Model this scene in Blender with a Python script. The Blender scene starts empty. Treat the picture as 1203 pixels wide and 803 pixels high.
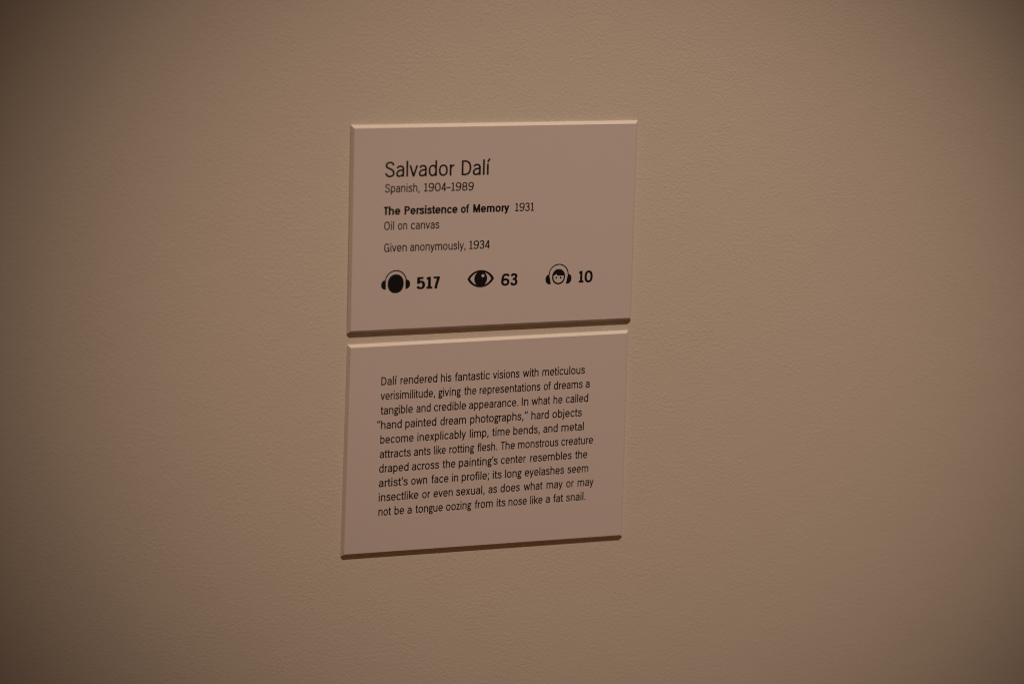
import bpy, math
import numpy as np
from mathutils import Matrix, Vector

S = bpy.context.scene
C = S.collection

# ------------------------------------------------------------------ camera
# label space: millimetres, x to the right and y down from the first label's
# top left corner; the wall is the plane Y = 0 and the room lies towards -Y
Z0 = 1.62                                  # height of the upper label's top edge
T = 0.0019                                 # thickness of the label boards
CAM_POS = (-0.51285, -1.49135 - T, Z0 + 0.17631)
RIGHT = Vector((0.92600, -0.37647, 0.02811))
DOWN = Vector((-0.04490, -0.18374, -0.98195))
FWD = Vector((0.37484, 0.90803, -0.18705))
cam = bpy.data.cameras.new("camera")
co = bpy.data.objects.new("camera", cam)
C.objects.link(co)
R = Matrix((RIGHT, -DOWN, -FWD)).transposed().to_4x4()
co.matrix_world = Matrix.Translation(CAM_POS) @ R
cam.sensor_width = 36.0
cam.lens = 3200.0 / 1203.0 * 36.0
cam.clip_start = 0.05
cam.clip_end = 50.0
cam.dof.use_dof = True
cam.dof.focus_distance = 1.648
cam.dof.aperture_fstop = 4.0
S.camera = co

# ------------------------------------------------------------------ light
world = bpy.data.worlds.new("World")
S.world = world
world.use_nodes = True
wt = world.node_tree
bg = wt.nodes["Background"]
bg.inputs[1].default_value = 1.0
# dim room: warm upward glow added to fill undersides and shadows, no floor modelled
w_tc = wt.nodes.new("ShaderNodeTexCoord")
w_sep = wt.nodes.new("ShaderNodeSeparateXYZ")
w_mr = wt.nodes.new("ShaderNodeMapRange")
w_mr.inputs["From Min"].default_value = -0.95
w_mr.inputs["From Max"].default_value = -0.35
w_mix = wt.nodes.new("ShaderNodeMix")
w_mix.data_type = 'RGBA'
w_mix.inputs[6].default_value = (0.150, 0.052, 0.018, 1)
w_mix.inputs[7].default_value = (0.011, 0.008, 0.0055, 1)
wt.links.new(w_tc.outputs["Generated"], w_sep.inputs[0])
wt.links.new(w_sep.outputs["Z"], w_mr.inputs["Value"])
wt.links.new(w_mr.outputs["Result"], w_mix.inputs[0])
wt.links.new(w_mix.outputs[2], bg.inputs[0])


def spot(name, pos, target, power, half, blend, spread, roll, color, radius):
    """Spotlight whose scaled cone makes an oval beam."""
    l = bpy.data.lights.new(name, 'SPOT')
    l.energy = power
    l.color = color
    l.spot_size = 2 * half
    l.spot_blend = blend
    l.shadow_soft_size = radius
    o = bpy.data.objects.new(name, l)
    C.objects.link(o)
    o.location = pos
    q = (Vector(target) - Vector(pos)).to_track_quat('-Z', 'Y')
    o.rotation_euler = (q.to_matrix() @ Matrix.Rotation(roll, 3, 'Z')).to_euler()
    o.scale = (spread[0], spread[1], 1.0)
    return o


spot("gallery_spot", (0.408, -1.591, Z0 + 2.972), (0.1641, 0, Z0 - 0.1364), 333.0, 0.15, 0.95,
     (0.9352, 0.37), -0.2084, (1.0, 0.732, 0.565), 0.04)
# added fill lamp, dimmer and warmer, to lift board shadows and left edges
spot("shadow_fill_spot", (-1.391, -2.963, Z0 + 2.092), (0.1621, 0, Z0 - 0.1387), 49.0, 0.15, 1.0,
     (0.7714, 0.5715), 0.5032, (1.0, 0.43, 0.16), 0.06)

S.cycles.filter_width = 1.1
S.view_settings.view_transform = 'Standard'
S.view_settings.look = 'None'
S.view_settings.exposure = 0.0
S.view_settings.gamma = 1.0


# ------------------------------------------------------------------ materials
def material(name, color, rough, spec=0.3):
    m = bpy.data.materials.new(name)
    m.use_nodes = True
    b = m.node_tree.nodes["Principled BSDF"]
    b.inputs["Base Color"].default_value = (*color, 1)
    b.inputs["Roughness"].default_value = rough
    b.inputs["Specular IOR Level"].default_value = spec
    return m, m.node_tree, b


def node(nt, kind, **kw):
    n = nt.nodes.new(kind)
    for k, v in kw.items():
        if k in n.inputs:
            n.inputs[k].default_value = v
        else:
            setattr(n, k, v)
    return n


def wall_paint():
    m, nt, b = material("wall_paint", (0.74, 0.72, 0.63), 0.75, 0.25)
    tc = node(nt, "ShaderNodeTexCoord")
    L = nt.links.new
    # roller stipple: fine pebbles with patches of heavier and lighter nap
    n1 = node(nt, "ShaderNodeTexNoise", Scale=560.0, Detail=2.0, Roughness=0.5, Distortion=0.35)
    n2 = node(nt, "ShaderNodeTexNoise", Scale=1000.0, Detail=1.0, Roughness=0.5)
    n3 = node(nt, "ShaderNodeTexNoise", Scale=36.0, Detail=2.0, Roughness=0.6)
    n4 = node(nt, "ShaderNodeTexNoise", Scale=7.0, Detail=3.0, Roughness=0.55)
    for n in (n1, n2, n3, n4):
        L(tc.outputs["Object"], n.inputs["Vector"])
    a1 = node(nt, "ShaderNodeMath", operation='MULTIPLY')
    L(n1.outputs["Fac"], a1.inputs[0])
    r = node(nt, "ShaderNodeMapRange")
    r.inputs["From Min"].default_value = 0.3
    r.inputs["From Max"].default_value = 0.7
    r.inputs["To Min"].default_value = 0.55
    r.inputs["To Max"].default_value = 1.25
    L(n3.outputs["Fac"], r.inputs["Value"])
    L(r.outputs["Result"], a1.inputs[1])
    a2 = node(nt, "ShaderNodeMath", operation='MULTIPLY_ADD')
    a2.inputs[1].default_value = 0.35
    L(n2.outputs["Fac"], a2.inputs[0])
    L(a1.outputs[0], a2.inputs[2])
    a3 = node(nt, "ShaderNodeMath", operation='MULTIPLY_ADD')
    a3.inputs[1].default_value = 0.25
    L(n3.outputs["Fac"], a3.inputs[0])
    L(a2.outputs[0], a3.inputs[2])
    bump = node(nt, "ShaderNodeBump", Strength=1.0, Distance=0.00018)
    L(a3.outputs[0], bump.inputs["Height"])
    L(bump.outputs["Normal"], b.inputs["Normal"])
    mix = node(nt, "ShaderNodeMix", data_type='RGBA')
    mix.inputs[6].default_value = (0.722, 0.698, 0.625, 1)
    mix.inputs[7].default_value = (0.747, 0.727, 0.658, 1)
    L(n4.outputs["Fac"], mix.inputs[0])
    L(mix.outputs[2], b.inputs["Base Color"])
    return m


def board_material():
    m, nt, b = material("label_board", (0.745, 0.71, 0.715), 0.5, 0.3)
    tc = node(nt, "ShaderNodeTexCoord")
    n = node(nt, "ShaderNodeTexNoise", Scale=900.0, Detail=2.0)
    nt.links.new(tc.outputs["Object"], n.inputs["Vector"])
    bump = node(nt, "ShaderNodeBump", Strength=0.25, Distance=0.00004)
    nt.links.new(n.outputs["Fac"], bump.inputs["Height"])
    nt.links.new(bump.outputs["Normal"], b.inputs["Normal"])
    return m


def edge_material():
    m, nt, b = material("bare_board_edge", (0.63, 0.61, 0.53), 0.8, 0.15)
    tc = node(nt, "ShaderNodeTexCoord")
    n = node(nt, "ShaderNodeTexNoise", Scale=260.0, Detail=3.0)
    nt.links.new(tc.outputs["Object"], n.inputs["Vector"])
    mix = node(nt, "ShaderNodeMix", data_type='RGBA')
    mix.inputs[6].default_value = (0.72, 0.705, 0.67, 1)
    mix.inputs[7].default_value = (0.80, 0.785, 0.75, 1)
    nt.links.new(n.outputs["Fac"], mix.inputs[0])
    nt.links.new(mix.outputs[2], b.inputs["Base Color"])
    bump = node(nt, "ShaderNodeBump", Strength=0.5, Distance=0.00008)
    nt.links.new(n.outputs["Fac"], bump.inputs["Height"])
    nt.links.new(bump.outputs["Normal"], b.inputs["Normal"])
    return m


def ink_material(name, color):
    m, nt, b = material(name, color, 0.6, 0.25)
    tc = node(nt, "ShaderNodeTexCoord")
    n = node(nt, "ShaderNodeTexNoise", Scale=1500.0, Detail=1.0)
    nt.links.new(tc.outputs["Object"], n.inputs["Vector"])
    r = node(nt, "ShaderNodeMapRange")
    r.inputs["To Min"].default_value = 0.5
    r.inputs["To Max"].default_value = 0.72
    nt.links.new(n.outputs["Fac"], r.inputs["Value"])
    nt.links.new(r.outputs["Result"], b.inputs["Roughness"])
    return m


M_WALL = wall_paint()
M_BOARD = board_material()
M_EDGE = edge_material()
M_INK = ink_material("printed_ink", (0.014, 0.012, 0.012))
M_BLACK = ink_material("solid_black_ink", (0.009, 0.009, 0.010))


# ------------------------------------------------------------------ helpers
def link(name, verts, faces, mat, parent=None):
    me = bpy.data.meshes.new(name)
    me.from_pydata(verts, [], faces)
    me.update()
    me.materials.append(mat)
    o = bpy.data.objects.new(name, me)
    C.objects.link(o)
    if parent:
        o.parent = parent
    return o


def thing(name, label, cat, loc, group=None):
    o = bpy.data.objects.new(name, None)
    C.objects.link(o)
    o.location = loc
    o.empty_display_size = 0.05
    o["label"] = label
    o["category"] = cat
    if group:
        o["group"] = group
    return o


# ------------------------------------------------------------------ wall
def wall():
    x0, x1, z0, z1, d = -1.6, 2.0, 0.0, 3.0, 0.12
    v = [(x0, 0, z0), (x1, 0, z0), (x1, 0, z1), (x0, 0, z1),
         (x0, d, z0), (x1, d, z0), (x1, d, z1), (x0, d, z1)]
    f = [(0, 1, 2, 3), (5, 4, 7, 6), (4, 5, 1, 0), (3, 2, 6, 7), (4, 0, 3, 7), (1, 5, 6, 2)]
    o = link("wall", v, f, M_WALL)
    o["kind"] = "structure"
    return o


wall()


# ------------------------------------------------------------------ board
def board(root, quad, bevel=1.62, step=0.18, back=0.0):
    """Bevelled board: front corners (TL TR BR BL) in mm from the root."""
    q = [Vector((p[0], p[1])) for p in quad]
    n = len(q)

    def grow(d):
        out = []
        for i in range(n):
            a, b_, c = q[i - 1], q[i], q[(i + 1) % n]
            e1 = (b_ - a).normalized()
            e2 = (c - b_).normalized()
            n1 = Vector((e1.y, -e1.x))
            n2 = Vector((e2.y, -e2.x))
            k = (n1 + n2) / (1 + n1.dot(n2))
            out.append(b_ + k * d)
        return out
    # rings: front edge, softened arris, chamfer foot, back
    rings = [(grow(-0.10), -T * 1000), (grow(0.02), -T * 1000 + 0.05),
             (grow(bevel), -step), (grow(bevel), back)]
    verts, faces = [], []
    for pts, y in rings:
        for p in pts:
            verts.append((p.x / 1000, y / 1000, -p.y / 1000))
    faces.append((0, 3, 2, 1))
    for r in range(len(rings) - 1):
        for i in range(n):
            j = (i + 1) % n
            a, b_ = r * n + i, r * n + j
            c, d = (r + 1) * n + j, (r + 1) * n + i
            faces.append((a, b_, c, d))
    k = (len(rings) - 1) * n
    faces.append((k, k + 1, k + 2, k + 3))
    o = link("board", verts, faces, M_BOARD, root)
    o.data.materials.append(M_EDGE)                  # the cut edge is bare board
    for p in list(o.data.polygons)[1 + n:]:
        p.material_index = 1
    return o


# ------------------------------------------------------------------ print
# Every letter and icon is drawn as strokes and areas, turned into a distance
# field on a small grid, and its outline traced from that into a flat mesh.
def trace(F, xs, ys):
    """Polygons of the region F < 0 on the grid: returns (points, faces)."""
    pts, idx, faces = [], {}, []
    ny, nx = F.shape

    def P(key, x, y):
        if key not in idx:
            idx[key] = len(pts)
            pts.append((x, y))
        return idx[key]

    def corner(i, j):
        return P(('c', i, j), xs[i], ys[j])

    def cross(i, j, k, l):
        a, b_ = F[j, i], F[l, k]
        t = a / (a - b_)
        key = ('e', i, j, k, l) if (i, j) < (k, l) else ('e', k, l, i, j)
        return P(key, xs[i] + t * (xs[k] - xs[i]), ys[j] + t * (ys[l] - ys[j]))
    ins = F < 0
    for j in range(ny - 1):
        run = None
        for i in range(nx):
            full = i < nx - 1 and ins[j, i] and ins[j, i + 1] and ins[j + 1, i] and ins[j + 1, i + 1]
            if full:
                if run is None:
                    run = i
                continue
            if run is not None:
                faces.append((corner(run, j), corner(i, j), corner(i, j + 1), corner(run, j + 1)))
                run = None
            if i == nx - 1:
                continue
            cs = [(i, j), (i + 1, j), (i + 1, j + 1), (i, j + 1)]
            poly = []
            for k in range(4):
                a, b_ = cs[k], cs[(k + 1) % 4]
                if ins[a[1], a[0]]:
                    poly.append(corner(*a))
                if ins[a[1], a[0]] != ins[b_[1], b_[0]]:
                    poly.append(cross(*a, *b_))
            if len(poly) >= 3:
                faces.append(tuple(poly))
    return pts, faces


def arc(cx, cy, rx, ry, a0, a1, n=2.2, steps=22):
    out = []
    for k in range(steps + 1):
        a = math.radians(a0 + (a1 - a0) * k / steps)
        c, s = math.cos(a), math.sin(a)
        out.append((cx + rx * math.copysign(abs(c) ** (2 / n), c),
                    cy + ry * math.copysign(abs(s) ** (2 / n), s)))
    return out


def bez(p0, *rest):
    """Chain of cubic segments: p0 then triples."""
    out = [p0]
    for k in range(0, len(rest), 3):
        a, b_, c, d = out[-1], rest[k], rest[k + 1], rest[k + 2]
        for t in np.linspace(0, 1, 11)[1:]:
            u = 1 - t
            out.append(tuple(u ** 3 * a[m] + 3 * u * u * t * b_[m] + 3 * u * t * t * c[m] + t ** 3 * d[m] for m in (0, 1)))
    return out


X, CAP, ASC, DES = 530, 715, 740, -185


def contrast(h):
    """Thickness of the horizontals against the stems: less in the bold."""
    return 0.86 if h < 60 else (0.80 if h < 78 else 0.70)


def glyph(ch, h):
    """Strokes of one letter for half stem h: (strokes, advance)."""
    v = h * contrast(h)                       # half thickness of the horizontals
    o = 9                              # overshoot
    sb = 62                            # side bearing of a stem
    a = sb + h                         # left stem
    W = 300 + 0.55 * h                 # stem to stem distance
    r = a + W
    top = X + o - v
    bot = v - o
    ring = lambda cx, rx: arc(cx, X / 2, rx, X / 2 + o - v, 0, 360, 2.25, 44)
    arch = lambda l, q: [(q, 0)] + arc((l + q) / 2, X - 190, (q - l) / 2, 190 - v + o, 0, 172, 2.3)
    st = []
    if ch in 'il':
        st = [[(a, 0), (a, X if ch == 'i' else ASC)]]
        if ch == 'i':
            st.append([(a, ASC - 2.15 * v - 12), (a, ASC - 6)])
        return st, 2 * a
    if ch == 'í':
        return [[(a, 0), (a, X)], [(a - 8, X + 78), (a + 92, X + 240)]], 2 * a + 20
    if ch == 'j':
        return [[(a, X)] + [(a, 0)] + bez((a, 0), (a, -110), (a - 30, DES + v), (a - 120, DES + v + 6)),
                [(a, ASC - 2.15 * v - 12), (a, ASC - 6)]], 2 * a
    if ch in 'nh':
        return [[(a, 0), (a, X if ch == 'n' else ASC)], arch(a, r)], r + a
    if ch == 'm':
        w = W * 0.93
        return [[(a, 0), (a, X)], arch(a, a + w), arch(a + w, a + 2 * w)], 2 * w + 2 * a
    if ch == 'u':
        return [[(r, X), (r, 0)], [(a, X)] + arc((a + r) / 2, 190, (r - a) / 2, 190 - v + o, 180, 352, 2.3)], r + a
    if ch == 'r':
        e = a + 195 + 0.2 * h
        return [[(a, 0), (a, X)], bez((a, X - 230), (a + 6, X - 90), (a + 75, X - v - 12), (e - 20, top - 8))], e + 6
    if ch in 'bpdq':
        l2 = 48 + h
        rx = (W + 6) / 2
        if ch in 'bp':
            s = [(a, DES), (a, X)] if ch == 'p' else [(a, 0), (a, ASC)]
            return [s, ring(a + rx, rx)], a + 2 * rx + h + 48
        s = [(l2 + 2 * rx, DES), (l2 + 2 * rx, X)] if ch == 'q' else [(l2 + 2 * rx, 0), (l2 + 2 * rx, ASC)]
        return [s, ring(l2 + rx, rx)], l2 + 2 * rx + a
    if ch == 'o':
        rx = (W + 40) / 2
        c = 46 + h + rx
        return [ring(c, rx)], 2 * c
    if ch == 'c':
        rx = (W + 22) / 2
        c = 46 + h + rx
        return [arc(c, X / 2, rx, X / 2 + o - v, 36, 322, 2.25, 40)], c + rx + h * 0.6 + 24
    if ch == 'e':
        rx = (W + 26) / 2
        c = 46 + h + rx
        return [arc(c, X / 2, rx, X / 2 + o - v, 0, 320, 2.25, 44), [(c - rx, X * 0.5), (c + rx + h, X * 0.5)]], c + rx + h + 40
    if ch == 'a':
        l = 44 + h
        b = l + W - 16
        t = arc((l + b) / 2 + 6, X - 170, (b - l) / 2 - 6, 170 - v + o, 158, 0, 2.3)
        bowl = bez((b, 318), (b - 60, 312), (l, 318), (l, 152), (l, 60), (l + 45, bot), (l + 112, bot),
                   (l + 190, bot), (b, 70), (b, 190))
        return [t + [(b, 0)], bowl], b + a - 6
    if ch == 's':
        l, q = 40 + h, 40 + h + W - 34
        m = (l + q) / 2
        sp = bez((q - 6, X - 125), (q - 24, X - 45), (m + 62, top), (m, top),
                 (m - 90, top), (l + 8, X - 62), (l + 8, X - 138),
                 (l + 8, 300), (q, 300), (q, 142), (q, 55), (m + 85, bot), (m - 4, bot),
                 (m - 78, bot), (l + 8, 46), (l - 4, 140))
        return [sp], q + h + 38
    if ch == 'g':
        l = 44 + h
        cx, rx = l + 118, 118 + 0.1 * h
        up = arc(cx, X - 172, rx, 172 + o - v, 0, 360, 2.1, 36)
        low = arc(cx + 18, -62, 150 + 0.1 * h, 125 - v + 10, 0, 360, 2.1, 36)
        lnk = bez((cx - 55, 205), (cx - 160, 160), (cx - 130, 62), (cx - 10, 58), (cx + 30, 56), (cx + 60, 56), (cx + 80, 46))
        ear = bez((cx + 80, X - 70), (cx + 110, X - 20), (cx + 150, X - v), (cx + 205, X - v))
        return [up, low, lnk, ear], cx + 225
    if ch == 'f':
        x = 78 + h
        return [[(x, 0), (x, ASC - 150)] + bez((x, ASC - 150), (x, ASC - 50), (x + 40, ASC - v), (x + 150, ASC - v - 4)),
                [(18, X - v), (x + 140, X - v)]], x + 150
    if ch == 't':
        x = 74 + h
        return [[(x, ASC - 65), (x, 150)] + bez((x, 150), (x, 40), (x + 35, v - 4), (x + 140, v)),
                [(16, X - v), (x + 140, X - v)]], x + 168
    if ch == 'k':
        return [[(a, 0), (a, ASC)], [(a + 5, 190), (r + 22, X)], [(a + 95, 290), (r + 40, 0)]], r + 62
    if ch in 'vy':
        w = 345 + 0.5 * h
        l, q, m = 14 + h * 0.9, 14 + w + h * 0.5, 14 + (w + 1.4 * h) / 2
        if ch == 'v':
            return [[(l, X), (m, 10)], [(q, X), (m, 10)], [(m - h * .9, v), (m + h * .9, v)]], w + 1.4 * h + 28
        return [[(l, X), (m, 20)], [(q, X), (m, 20)] + bez((m, 20), (m - 40, -110), (m - 60, DES + v), (m - 150, DES + v + 2))], w + 1.4 * h + 28
    if ch == 'w':
        w = 270 + 0.45 * h
        l = 14 + h * 0.9
        p = [(l, X), (l + w * .5, 8), (l + w, X - 6), (l + 1.5 * w, 8), (l + 2 * w, X)]
        return [[p[0], p[1]], [p[1], p[2]], [p[2], p[3]], [p[3], p[4]],
                [(p[1][0] - h * .9, v), (p[1][0] + h * .9, v)], [(p[3][0] - h * .9, v), (p[3][0] + h * .9, v)]], l + 2 * w + h * .9 + 14
    if ch == 'x':
        return [[(22 + h, 0), (330 + h, X)], [(30 + h, X), (322 + h, 0)]], 352 + 2 * h
    if ch == 'z':
        q = 318 + h
        return [[(30, X - v), (q, X - v)], [(q - h * .9, X - v), (38 + h * .9, v)], [(30, v), (q + 6, v)]], q + 40
    # capitals
    if ch == 'S':
        l, q = 48 + h, 48 + h + W + 50
        m = (l + q) / 2
        t2, b2 = CAP + 10 - v, v - 10
        return [bez((q - 14, CAP - 165), (q - 34, CAP - 60), (m + 80, t2), (m, t2),
                    (m - 110, t2), (l + 6, CAP - 90), (l + 6, CAP - 185),
                    (l + 6, 395), (q, 395), (q, 190), (q, 75), (m + 105, b2), (m - 6, b2),
                    (m - 100, b2), (l + 10, 70), (l - 8, 185))], q + h + 46
    if ch == 'D':
        q = a + W + 62
        return [[(a, 0), (a, CAP)], [(a, CAP - v), (a + 110, CAP - v)] + arc(a + 110, CAP / 2, q - a - 110, CAP / 2 - v, 90, -90, 2.3, 34) + [(a, v)]], q + h + 46
    if ch == 'O':
        rx = (W + 110) / 2
        c = 48 + h + rx
        return [arc(c, CAP / 2, rx, CAP / 2 + 10 - v, 0, 360, 2.3, 48)], 2 * c
    if ch == 'G':
        rx = (W + 96) / 2
        c = 48 + h + rx
        return [arc(c, CAP / 2, rx, CAP / 2 + 10 - v, 38, 318, 2.3, 44), [(c + rx, 0), (c + rx, 330)], [(c + 10, 330), (c + rx + h, 330)]], c + rx + h + 52
    if ch == 'T':
        w = 400 + 0.4 * h
        return [[(20, CAP - v), (20 + w, CAP - v)], [(20 + w / 2, 0), (20 + w / 2, CAP)]], w + 40
    if ch == 'I':
        return [[(a + 6, 0), (a + 6, CAP)]], 2 * a + 12
    if ch == 'P':
        q = a + W + 36
        y0 = 300
        return [[(a, 0), (a, CAP)], [(a, CAP - v), (a + 130, CAP - v)] + arc(a + 130, (CAP + y0 - 10) / 2, q - a - 130, (CAP - y0 + 10) / 2 - v, 90, -90, 2.3, 30) + [(a, y0 - 10 + v)]], q + h + 34
    if ch == 'M':
        q = a + W + 190
        m = (a + q) / 2
        return [[(a, 0), (a, CAP)], [(q, 0), (q, CAP)], [(a + 8, CAP), (m, 60)], [(q - 8, CAP), (m, 60)], [(m - h, 60), (m + h, 60)]], q + a
    # figures: 'one' has a flag and a foot
    if ch == '1':
        x = 190 + 0.2 * h
        return [[(x, 0), (x, CAP)], [(x, CAP - v - 4), (x - 120 - .3 * h, CAP - v - 62)], [(x - 120 - .5 * h, v), (x + 120 + .5 * h, v)]], 2 * x - 10
    if ch == '0':
        rx = (W + 60) / 2
        c = 40 + h + rx
        return [arc(c, CAP / 2, rx, CAP / 2 + 8 - v, 0, 360, 2.35, 44)], 2 * c
    if ch == '9' or ch == '6':
        rx = (W + 40) / 2
        c = 40 + h + rx
        ry = 225 - v
        s = [arc(c, CAP + 8 - v - ry, rx, ry, 0, 360, 2.2, 36),
             bez((c + rx, CAP - 225), (c + rx, 300), (c + rx * .8, 12), (c - 20, v - 8), (c - rx * .6, v - 8), (c - rx * .8, 40), (c - rx * .95, 125))]
        if ch == '6':
            s = [[(2 * c - x, CAP - y) for x, y in p] for p in s]
        return s, 2 * c
    if ch == '8':
        rx = (W + 36) / 2
        c = 40 + h + rx
        return [arc(c, CAP + 8 - v - (175 - v / 2), rx - 22, 175 - v / 2, 0, 360, 2.15, 36), arc(c, 200 - 8, rx, 208 - v - 4, 0, 360, 2.15, 36)], 2 * c
    if ch == '4':
        x = 270 + .9 * h
        return [[(x, 0), (x, CAP)], [(x - h * .4, CAP - 10), (34 + h, 205)], [(30, 180), (x + 95 + .5 * h, 180)]], x + 128
    if ch == '3':
        c = 40 + h + 145
        return [bez((c - 138, CAP - 140), (c - 120, CAP - 20), (c - 50, CAP + 8 - v), (c, CAP + 8 - v), (c + 90, CAP + 8 - v), (c + 130, CAP - 80), (c + 130, CAP - 165),
                    (c + 130, CAP - 270), (c + 60, 385), (c - 55, 385)),
                bez((c - 55, 385), (c + 80, 385), (c + 146, 320), (c + 146, 200), (c + 146, 80), (c + 80, v - 8), (c - 4, v - 8), (c - 80, v - 8), (c - 140, 50), (c - 150, 150))], 2 * c + 10
    if ch == '5':
        c = 40 + h + 145
        return [[(c - 120, CAP), (c - 132, 330)], [(c - 122, CAP - v), (c + 130, CAP - v)],
                bez((c - 130, 345), (c - 90, 420), (c - 40, 440), (c + 4, 440), (c + 100, 440), (c + 148, 360), (c + 148, 225),
                    (c + 148, 80), (c + 80, v - 8), (c - 10, v - 8), (c - 80, v - 8), (c - 135, 50), (c - 148, 150))], 2 * c
    if ch == '7':
        return [[(34, CAP - v), (370, CAP - v)], bez((365 - h * .9, CAP - v), (270, 480), (175, 250), (160, 0))], 390
    # points and quotes
    d = h * 1.25
    if ch == '.':
        return [[(70 + d, 0), (70 + d, 2.3 * v)]], 150 + 2 * d
    comma = lambda x, y: [[(x, y), (x, y + 2.3 * v)], [(x + .2 * h, y + v), (x - .7 * h, y - 115)]]
    if ch == ',':
        return comma(70 + d, 0), 150 + 2 * d
    if ch == ';':
        return comma(70 + d, 0) + [[(70 + d, X - 2.3 * v), (70 + d, X)]], 150 + 2 * d
    q9 = lambda x: [[(x, ASC - 100), (x, ASC + 5)], [(x + .25 * h, ASC - 55), (x - .7 * h, ASC - 205)]]
    q6 = lambda x: [[(x, ASC - 205), (x, ASC - 100)], [(x - .25 * h, ASC - 145), (x + .7 * h, ASC + 5)]]
    if ch == '’':
        return q9(62 + h), 120 + h
    if ch == '”':
        return q9(66 + h) + q9(190 + 2 * h), 240 + 3 * h
    if ch == '“':
        return q6(62 + h) + q6(186 + 2 * h), 230 + 3 * h
    if ch == '–':
        return [[(20, 285), (385, 285)]], 405
    raise KeyError(ch)


def stroke_field(strokes, h, squash, xs, ys):
    """Signed distance to a set of flat-ended strokes of half width h."""
    GX, GY = np.meshgrid(xs, ys)
    GY = GY / squash
    F = np.full(GX.shape, 1e9)
    for s in strokes:
        p = np.array(s, float)
        keep = [0] + [k for k in range(1, len(p)) if np.hypot(*(p[k] - p[k - 1])) > 1e-6]
        p = p[keep]
        p[:, 1] /= squash
        closed = len(p) > 8 and np.hypot(*(p[0] - p[-1])) < 2.0
        for k in range(len(p) - 1):
            a, b_ = p[k], p[k + 1]
            e = b_ - a
            L = np.hypot(*e)
            e = e / L
            t = (GX - a[0]) * e[0] + (GY - a[1]) * e[1]
            tc = np.clip(t, 0, L)
            d = np.hypot(GX - a[0] - tc * e[0], GY - a[1] - tc * e[1]) - h
            if not closed:
                if k == 0:
                    d = np.maximum(d, -t)
                if k == len(p) - 2:
                    d = np.maximum(d, t - L)
            F = np.minimum(F, d)
    return F


_cache = {}


def glyph_mesh(ch, h, step):
    key = (ch, h, step)
    if key not in _cache:
        st, adv = glyph(ch, h)
        xs = np.arange(-90.5, adv + 130, step)
        ys = np.arange(DES - 60.3, 1010, step)
        F = stroke_field(st, h, contrast(h), xs, ys)
        F[F == 0] = 1e-6
        pts, faces = trace(F, xs, ys)
        px = [p[0] for p in pts]
        _cache[key] = (pts, faces, adv, min(px), max(px))
    return _cache[key]


INK = T + 0.00006


def place(x_mm, y_mm, lift=0.0):
    return (x_mm / 1000, -(INK + lift), -y_mm / 1000)


def words_mesh(words, size, h, step=11.0, slope=0.0, xmid=85.0, dy=0.0, space=-16):
    """words: (text, left mm, right mm, baseline mm); size = mm of the capitals."""
    k = size / CAP
    verts, faces = [], []
    for text, x0, x1, base in words:
        pen, items = 0.0, []
        lo, hi = 1e9, -1e9
        for ch in text:
            pts, fs, adv, a, b_ = glyph_mesh(ch, h, step)
            items.append((pen, pts, fs))
            lo, hi = min(lo, pen + a), max(hi, pen + b_)
            pen += adv + space
        sx = (x1 - x0) / (hi - lo)
        for off, pts, fs in items:
            n = len(verts)
            for x, y in pts:
                wx = x0 + (off + x - lo) * sx
                wy = base - y * k + slope * (wx - xmid) + dy
                verts.append(place(wx, wy))
            faces += [tuple(n + i for i in f) for f in fs]
    return verts, faces


def printed(name, words, size, h, root, mat, **kw):
    v, f = words_mesh(words, size, h, **kw)
    return link(name, v, f, mat, root)


# icon shapes: implicit areas in mm
def area(name, fn, box, mat, parent, step=0.1, lift=0.0):
    x0, y0, x1, y1 = box
    xs = np.arange(x0 - 0.313, x1 + 0.4, step)
    ys = np.arange(y0 - 0.313, y1 + 0.4, step)
    GX, GY = np.meshgrid(xs, ys)
    F = fn(GX, GY)
    F[F == 0] = 1e-7
    pts, faces = trace(F, xs, ys)
    return link(name, [place(x, y, lift) for x, y in pts], faces, mat, parent)


def ell(x, y, cx, cy, rx, ry, n=2.0):
    d = (np.abs((x - cx) / rx) ** n + np.abs((y - cy) / ry) ** n) ** (1 / n)
    return (d - 1) * min(rx, ry)


AND, OR = np.maximum, np.minimum


# ------------------------------------------------------------------ upper label
GROUP = "museum labels on the wall"
up = thing("wall_label", "upper white slant-edged label with a large name, bold title and three black icons with numbers",
           "label", (0, -0.0004, Z0), GROUP)
board(up, [(0.05, 0.2), (179.8, 0.05), (180.2, 119.4), (-0.05, 119.75)], back=0.4)
H_NAME, H_REG, H_BOLD, H_NUM = 46, 49, 90, 76
printed("artist_name", [("Salvador", 19.45, 62.82, 29.05), ("Dalí", 67.32, 85.59, 29.05)], 8.95, H_NAME, up, M_INK, step=9.0)
printed("life_dates", [("Spanish,", 19.58, 41.19, 38.1), ("1904–1989", 43.89, 75.32, 38.1)], 4.95, H_REG, up, M_INK)
printed("artwork_title", [("The", 19.06, 29.41, 51.4), ("Persistence", 31.94, 65.34, 51.4), ("of", 67.47, 72.75, 51.4),
                          ("Memory", 75.27, 98.37, 51.4)], 4.95, H_BOLD, up, M_BLACK, space=-36)
printed("title_year", [("1931", 102.18, 114.39, 51.4)], 4.95, H_REG, up, M_INK)
printed("medium_line", [("Oil", 19.45, 25.62, 60.26), ("on", 28.04, 33.86, 60.26), ("canvas", 36.13, 54.04, 60.26)], 4.95, H_REG, up, M_INK)
printed("credit_line", [("Given", 19.66, 33.88, 73.25), ("anonymously,", 35.88, 71.06, 73.25), ("1934", 73.31, 86.53, 73.25)], 4.95, H_REG, up, M_INK)
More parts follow.
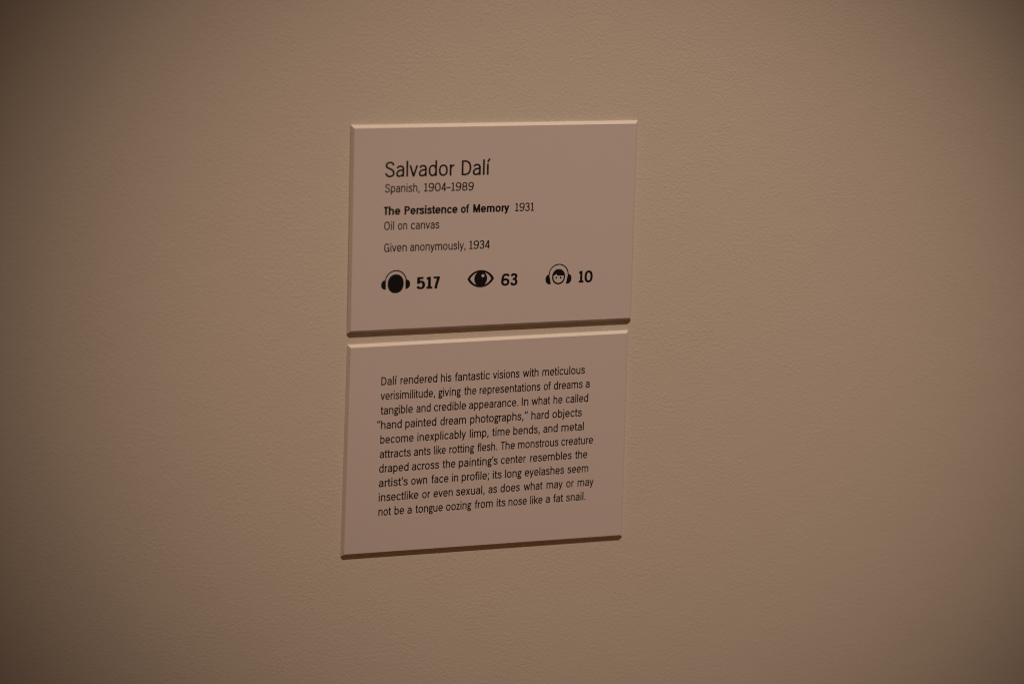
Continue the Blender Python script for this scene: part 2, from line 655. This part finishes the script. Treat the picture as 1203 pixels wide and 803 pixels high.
for t_, a_, b_ in (("517", 40.58, 55.19), ("63", 94.45, 105.03), ("10", 145.08, 154.37)):
    printed("stop_number", [(t_, a_, b_, 96.17)], 7.2, H_NUM, up, M_BLACK, step=9.0)


def headband(parent, cx, top, rx, ry, foot, w):
    cy = top + ry
    f = lambda x, y: AND(AND(ell(x, y, cx, cy, rx, ry), -ell(x, y, cx, cy, rx - w, ry - w)), y - foot)
    return area("headband", f, (cx - rx, top, cx + rx, foot), M_BLACK, parent, step=0.08)


# head in headphones
head = area("listener_icon", lambda x, y: ell(x, y, 27.40, 92.42, 5.02, 5.62, 2.15), (22, 86, 33, 99), M_BLACK, up)
headband(head, 27.42, 84.30, 6.92, 6.9, 90.9, 0.66)
area("ear_cup", lambda x, y: AND(ell(x, y, 21.2, 92.88, 2.9, 2.82, 2.2), x - 21.22), (18, 90, 22, 96), M_BLACK, head, step=0.08, lift=2e-5)
area("ear_cup", lambda x, y: AND(ell(x, y, 33.55, 92.88, 2.9, 2.84, 2.2), 33.53 - x), (33, 90, 37, 96), M_BLACK, head, step=0.08, lift=2e-5)


# eye
def lens(x, y, cx, cy, w, hh):
    rr = (w * w + hh * hh) / (2 * hh)
    return AND(np.hypot(x - cx, y - (cy + rr - hh)) - rr, np.hypot(x - cx, y - (cy - rr + hh)) - rr)


eye = area("eye_icon", lambda x, y: AND(lens(x, y, 81.25, 91.36, 8.55, 5.2), -lens(x, y, 81.25, 91.36, 6.75, 4.15)),
           (72, 86, 90, 97), M_BLACK, up)
area("pupil", lambda x, y: AND(AND(ell(x, y, 81.25, 91.36, 4.1, 4.55), lens(x, y, 81.25, 91.36, 8.3, 5.0)), -ell(x, y, 82.62, 89.55, 0.95, 1.0)),
     (76, 86, 86, 97), M_BLACK, eye, lift=2e-5)

# child in headphones
kx, ky = 131.82, 92.0
kid = area("child_icon", lambda x, y: AND(ell(x, y, kx, ky, 4.28, 4.66, 2.1), -ell(x, y, kx, ky, 3.40, 3.74, 2.1)), (127, 87, 137, 97), M_BLACK, up, step=0.08)


def hair(x, y):
    inside = ell(x, y, kx, ky, 4.1, 4.45, 2.1)
    edge = np.interp(x, [127.0, 128.3, 130.5, 131.05, 136.5], [91.7, 91.5, 90.25, 91.35, 91.3])
    return AND(inside, y - edge)


area("hair", hair, (127, 87, 137, 92), M_BLACK, kid, step=0.08, lift=2e-5)
for ex in (130.33, 133.2):
    area("eye", lambda x, y: ell(x, y, ex, 92.6, 0.56, 0.6), (ex - 1, 91.6, ex + 1, 93.6), M_BLACK, kid, step=0.08)
headband(kid, 131.84, 84.15, 6.5, 6.4, 90.9, 0.62)


def slant_cup(sx):
    ca, sa = math.cos(0.2), math.sin(0.2)

    def f(x, y):
        px, py = (x - kx) * sx, y - 93.35
        u = (px - 5.55) * ca + py * sa
        w = -(px - 5.55) * sa + py * ca
        return AND(ell(u, w, 0.0, 0.0, 2.95, 3.05, 2.2), -u)
    x0, x1 = sorted((kx + sx * 4, kx + sx * 9))
    return area("ear_cup", f, (x0, 89, x1, 97), M_BLACK, kid, step=0.08, lift=2e-5)


slant_cup(-1)
slant_cup(1)

# ------------------------------------------------------------------ lower label
BODY = [
    (152.99, [("Dalí", 19.7, 29.6), ("rendered", 31.8, 55.2), ("his", 57.5, 64.2), ("fantastic", 66.5, 88.9), ("visions", 91.0, 108.3), ("with", 110.5, 120.8), ("meticulous", 123.3, 151.5)]),
    (161.84, [("verisimilitude,", 19.5, 54.0), ("giving", 56.1, 70.6), ("the", 72.7, 80.5), ("representations", 82.6, 122.3), ("of", 124.6, 129.2), ("dreams", 131.2, 150.3), ("a", 152.3, 155.0)]),
    (170.69, [("tangible", 19.7, 40.0), ("and", 42.3, 51.4), ("credible", 53.5, 74.1), ("appearance.", 76.0, 108.1), ("In", 110.3, 114.7), ("what", 116.8, 129.1), ("he", 131.2, 137.2), ("called", 139.4, 154.3)]),
    (179.53, [("“hand", 17.6, 33.2), ("painted", 35.4, 55.2), ("dream", 57.8, 74.3), ("photographs,”", 77.0, 114.5), ("hard", 116.9, 128.4), ("objects", 130.8, 150.4)]),
    (188.38, [("become", 19.8, 40.9), ("inexplicably", 43.3, 74.5), ("limp,", 77.0, 89.2), ("time", 91.6, 103.1), ("bends,", 105.3, 122.8), ("and", 125.1, 134.6), ("metal", 137.1, 152.1)]),
    (197.23, [("attracts", 19.6, 39.4), ("ants", 41.3, 52.0), ("like", 54.1, 61.7), ("rotting", 64.0, 80.1), ("flesh.", 82.2, 95.1), ("The", 97.4, 106.7), ("monstrous", 108.7, 135.4), ("creature", 137.3, 158.6)]),
    (206.07, [("draped", 19.4, 38.1), ("across", 40.3, 57.6), ("the", 59.9, 68.1), ("painting’s", 70.3, 95.6), ("center", 97.7, 114.1), ("resembles", 117.0, 144.5), ("the", 146.9, 155.0)]),
    (214.92, [("artist’s", 19.4, 37.8), ("own", 40.0, 50.2), ("face", 52.9, 63.9), ("in", 66.2, 70.1), ("profile;", 72.4, 90.3), ("its", 92.7, 98.5), ("long", 100.7, 111.6), ("eyelashes", 113.7, 139.8), ("seem", 142.1, 156.0)]),
    (223.77, [("insectlike", 19.5, 44.8), ("or", 47.2, 52.3), ("even", 54.5, 66.9), ("sexual,", 69.1, 87.6), ("as", 90.1, 95.7), ("does", 98.0, 110.7), ("what", 113.2, 125.8), ("may", 128.4, 139.1), ("or", 141.5, 146.6), ("may", 149.1, 159.9)]),
    (232.61, [("not", 19.5, 27.5), ("be", 29.7, 35.8), ("a", 37.9, 40.7), ("tongue", 43.1, 60.7), ("oozing", 62.8, 79.2), ("from", 81.5, 93.2), ("its", 95.7, 101.5), ("nose", 103.5, 115.6), ("like", 117.8, 126.0), ("a", 128.1, 130.9), ("fat", 133.2, 139.8), ("snail.", 141.8, 154.8)]),
]

low = thing("wall_label", "lower white slant-edged label with one paragraph of ten lines of small text",
            "label", (0, 0, Z0 - 0.12978), GROUP)
OY = 129.78
board(low, [(0.19, 0.0), (178.83, -0.83), (179.69, 126.8), (-1.69, 125.49)])
for base, ws in BODY:
    printed("text_line", [(t_, a_, b_, base - OY) for t_, a_, b_ in ws], 5.0, 52, low, M_INK, slope=-0.00446)
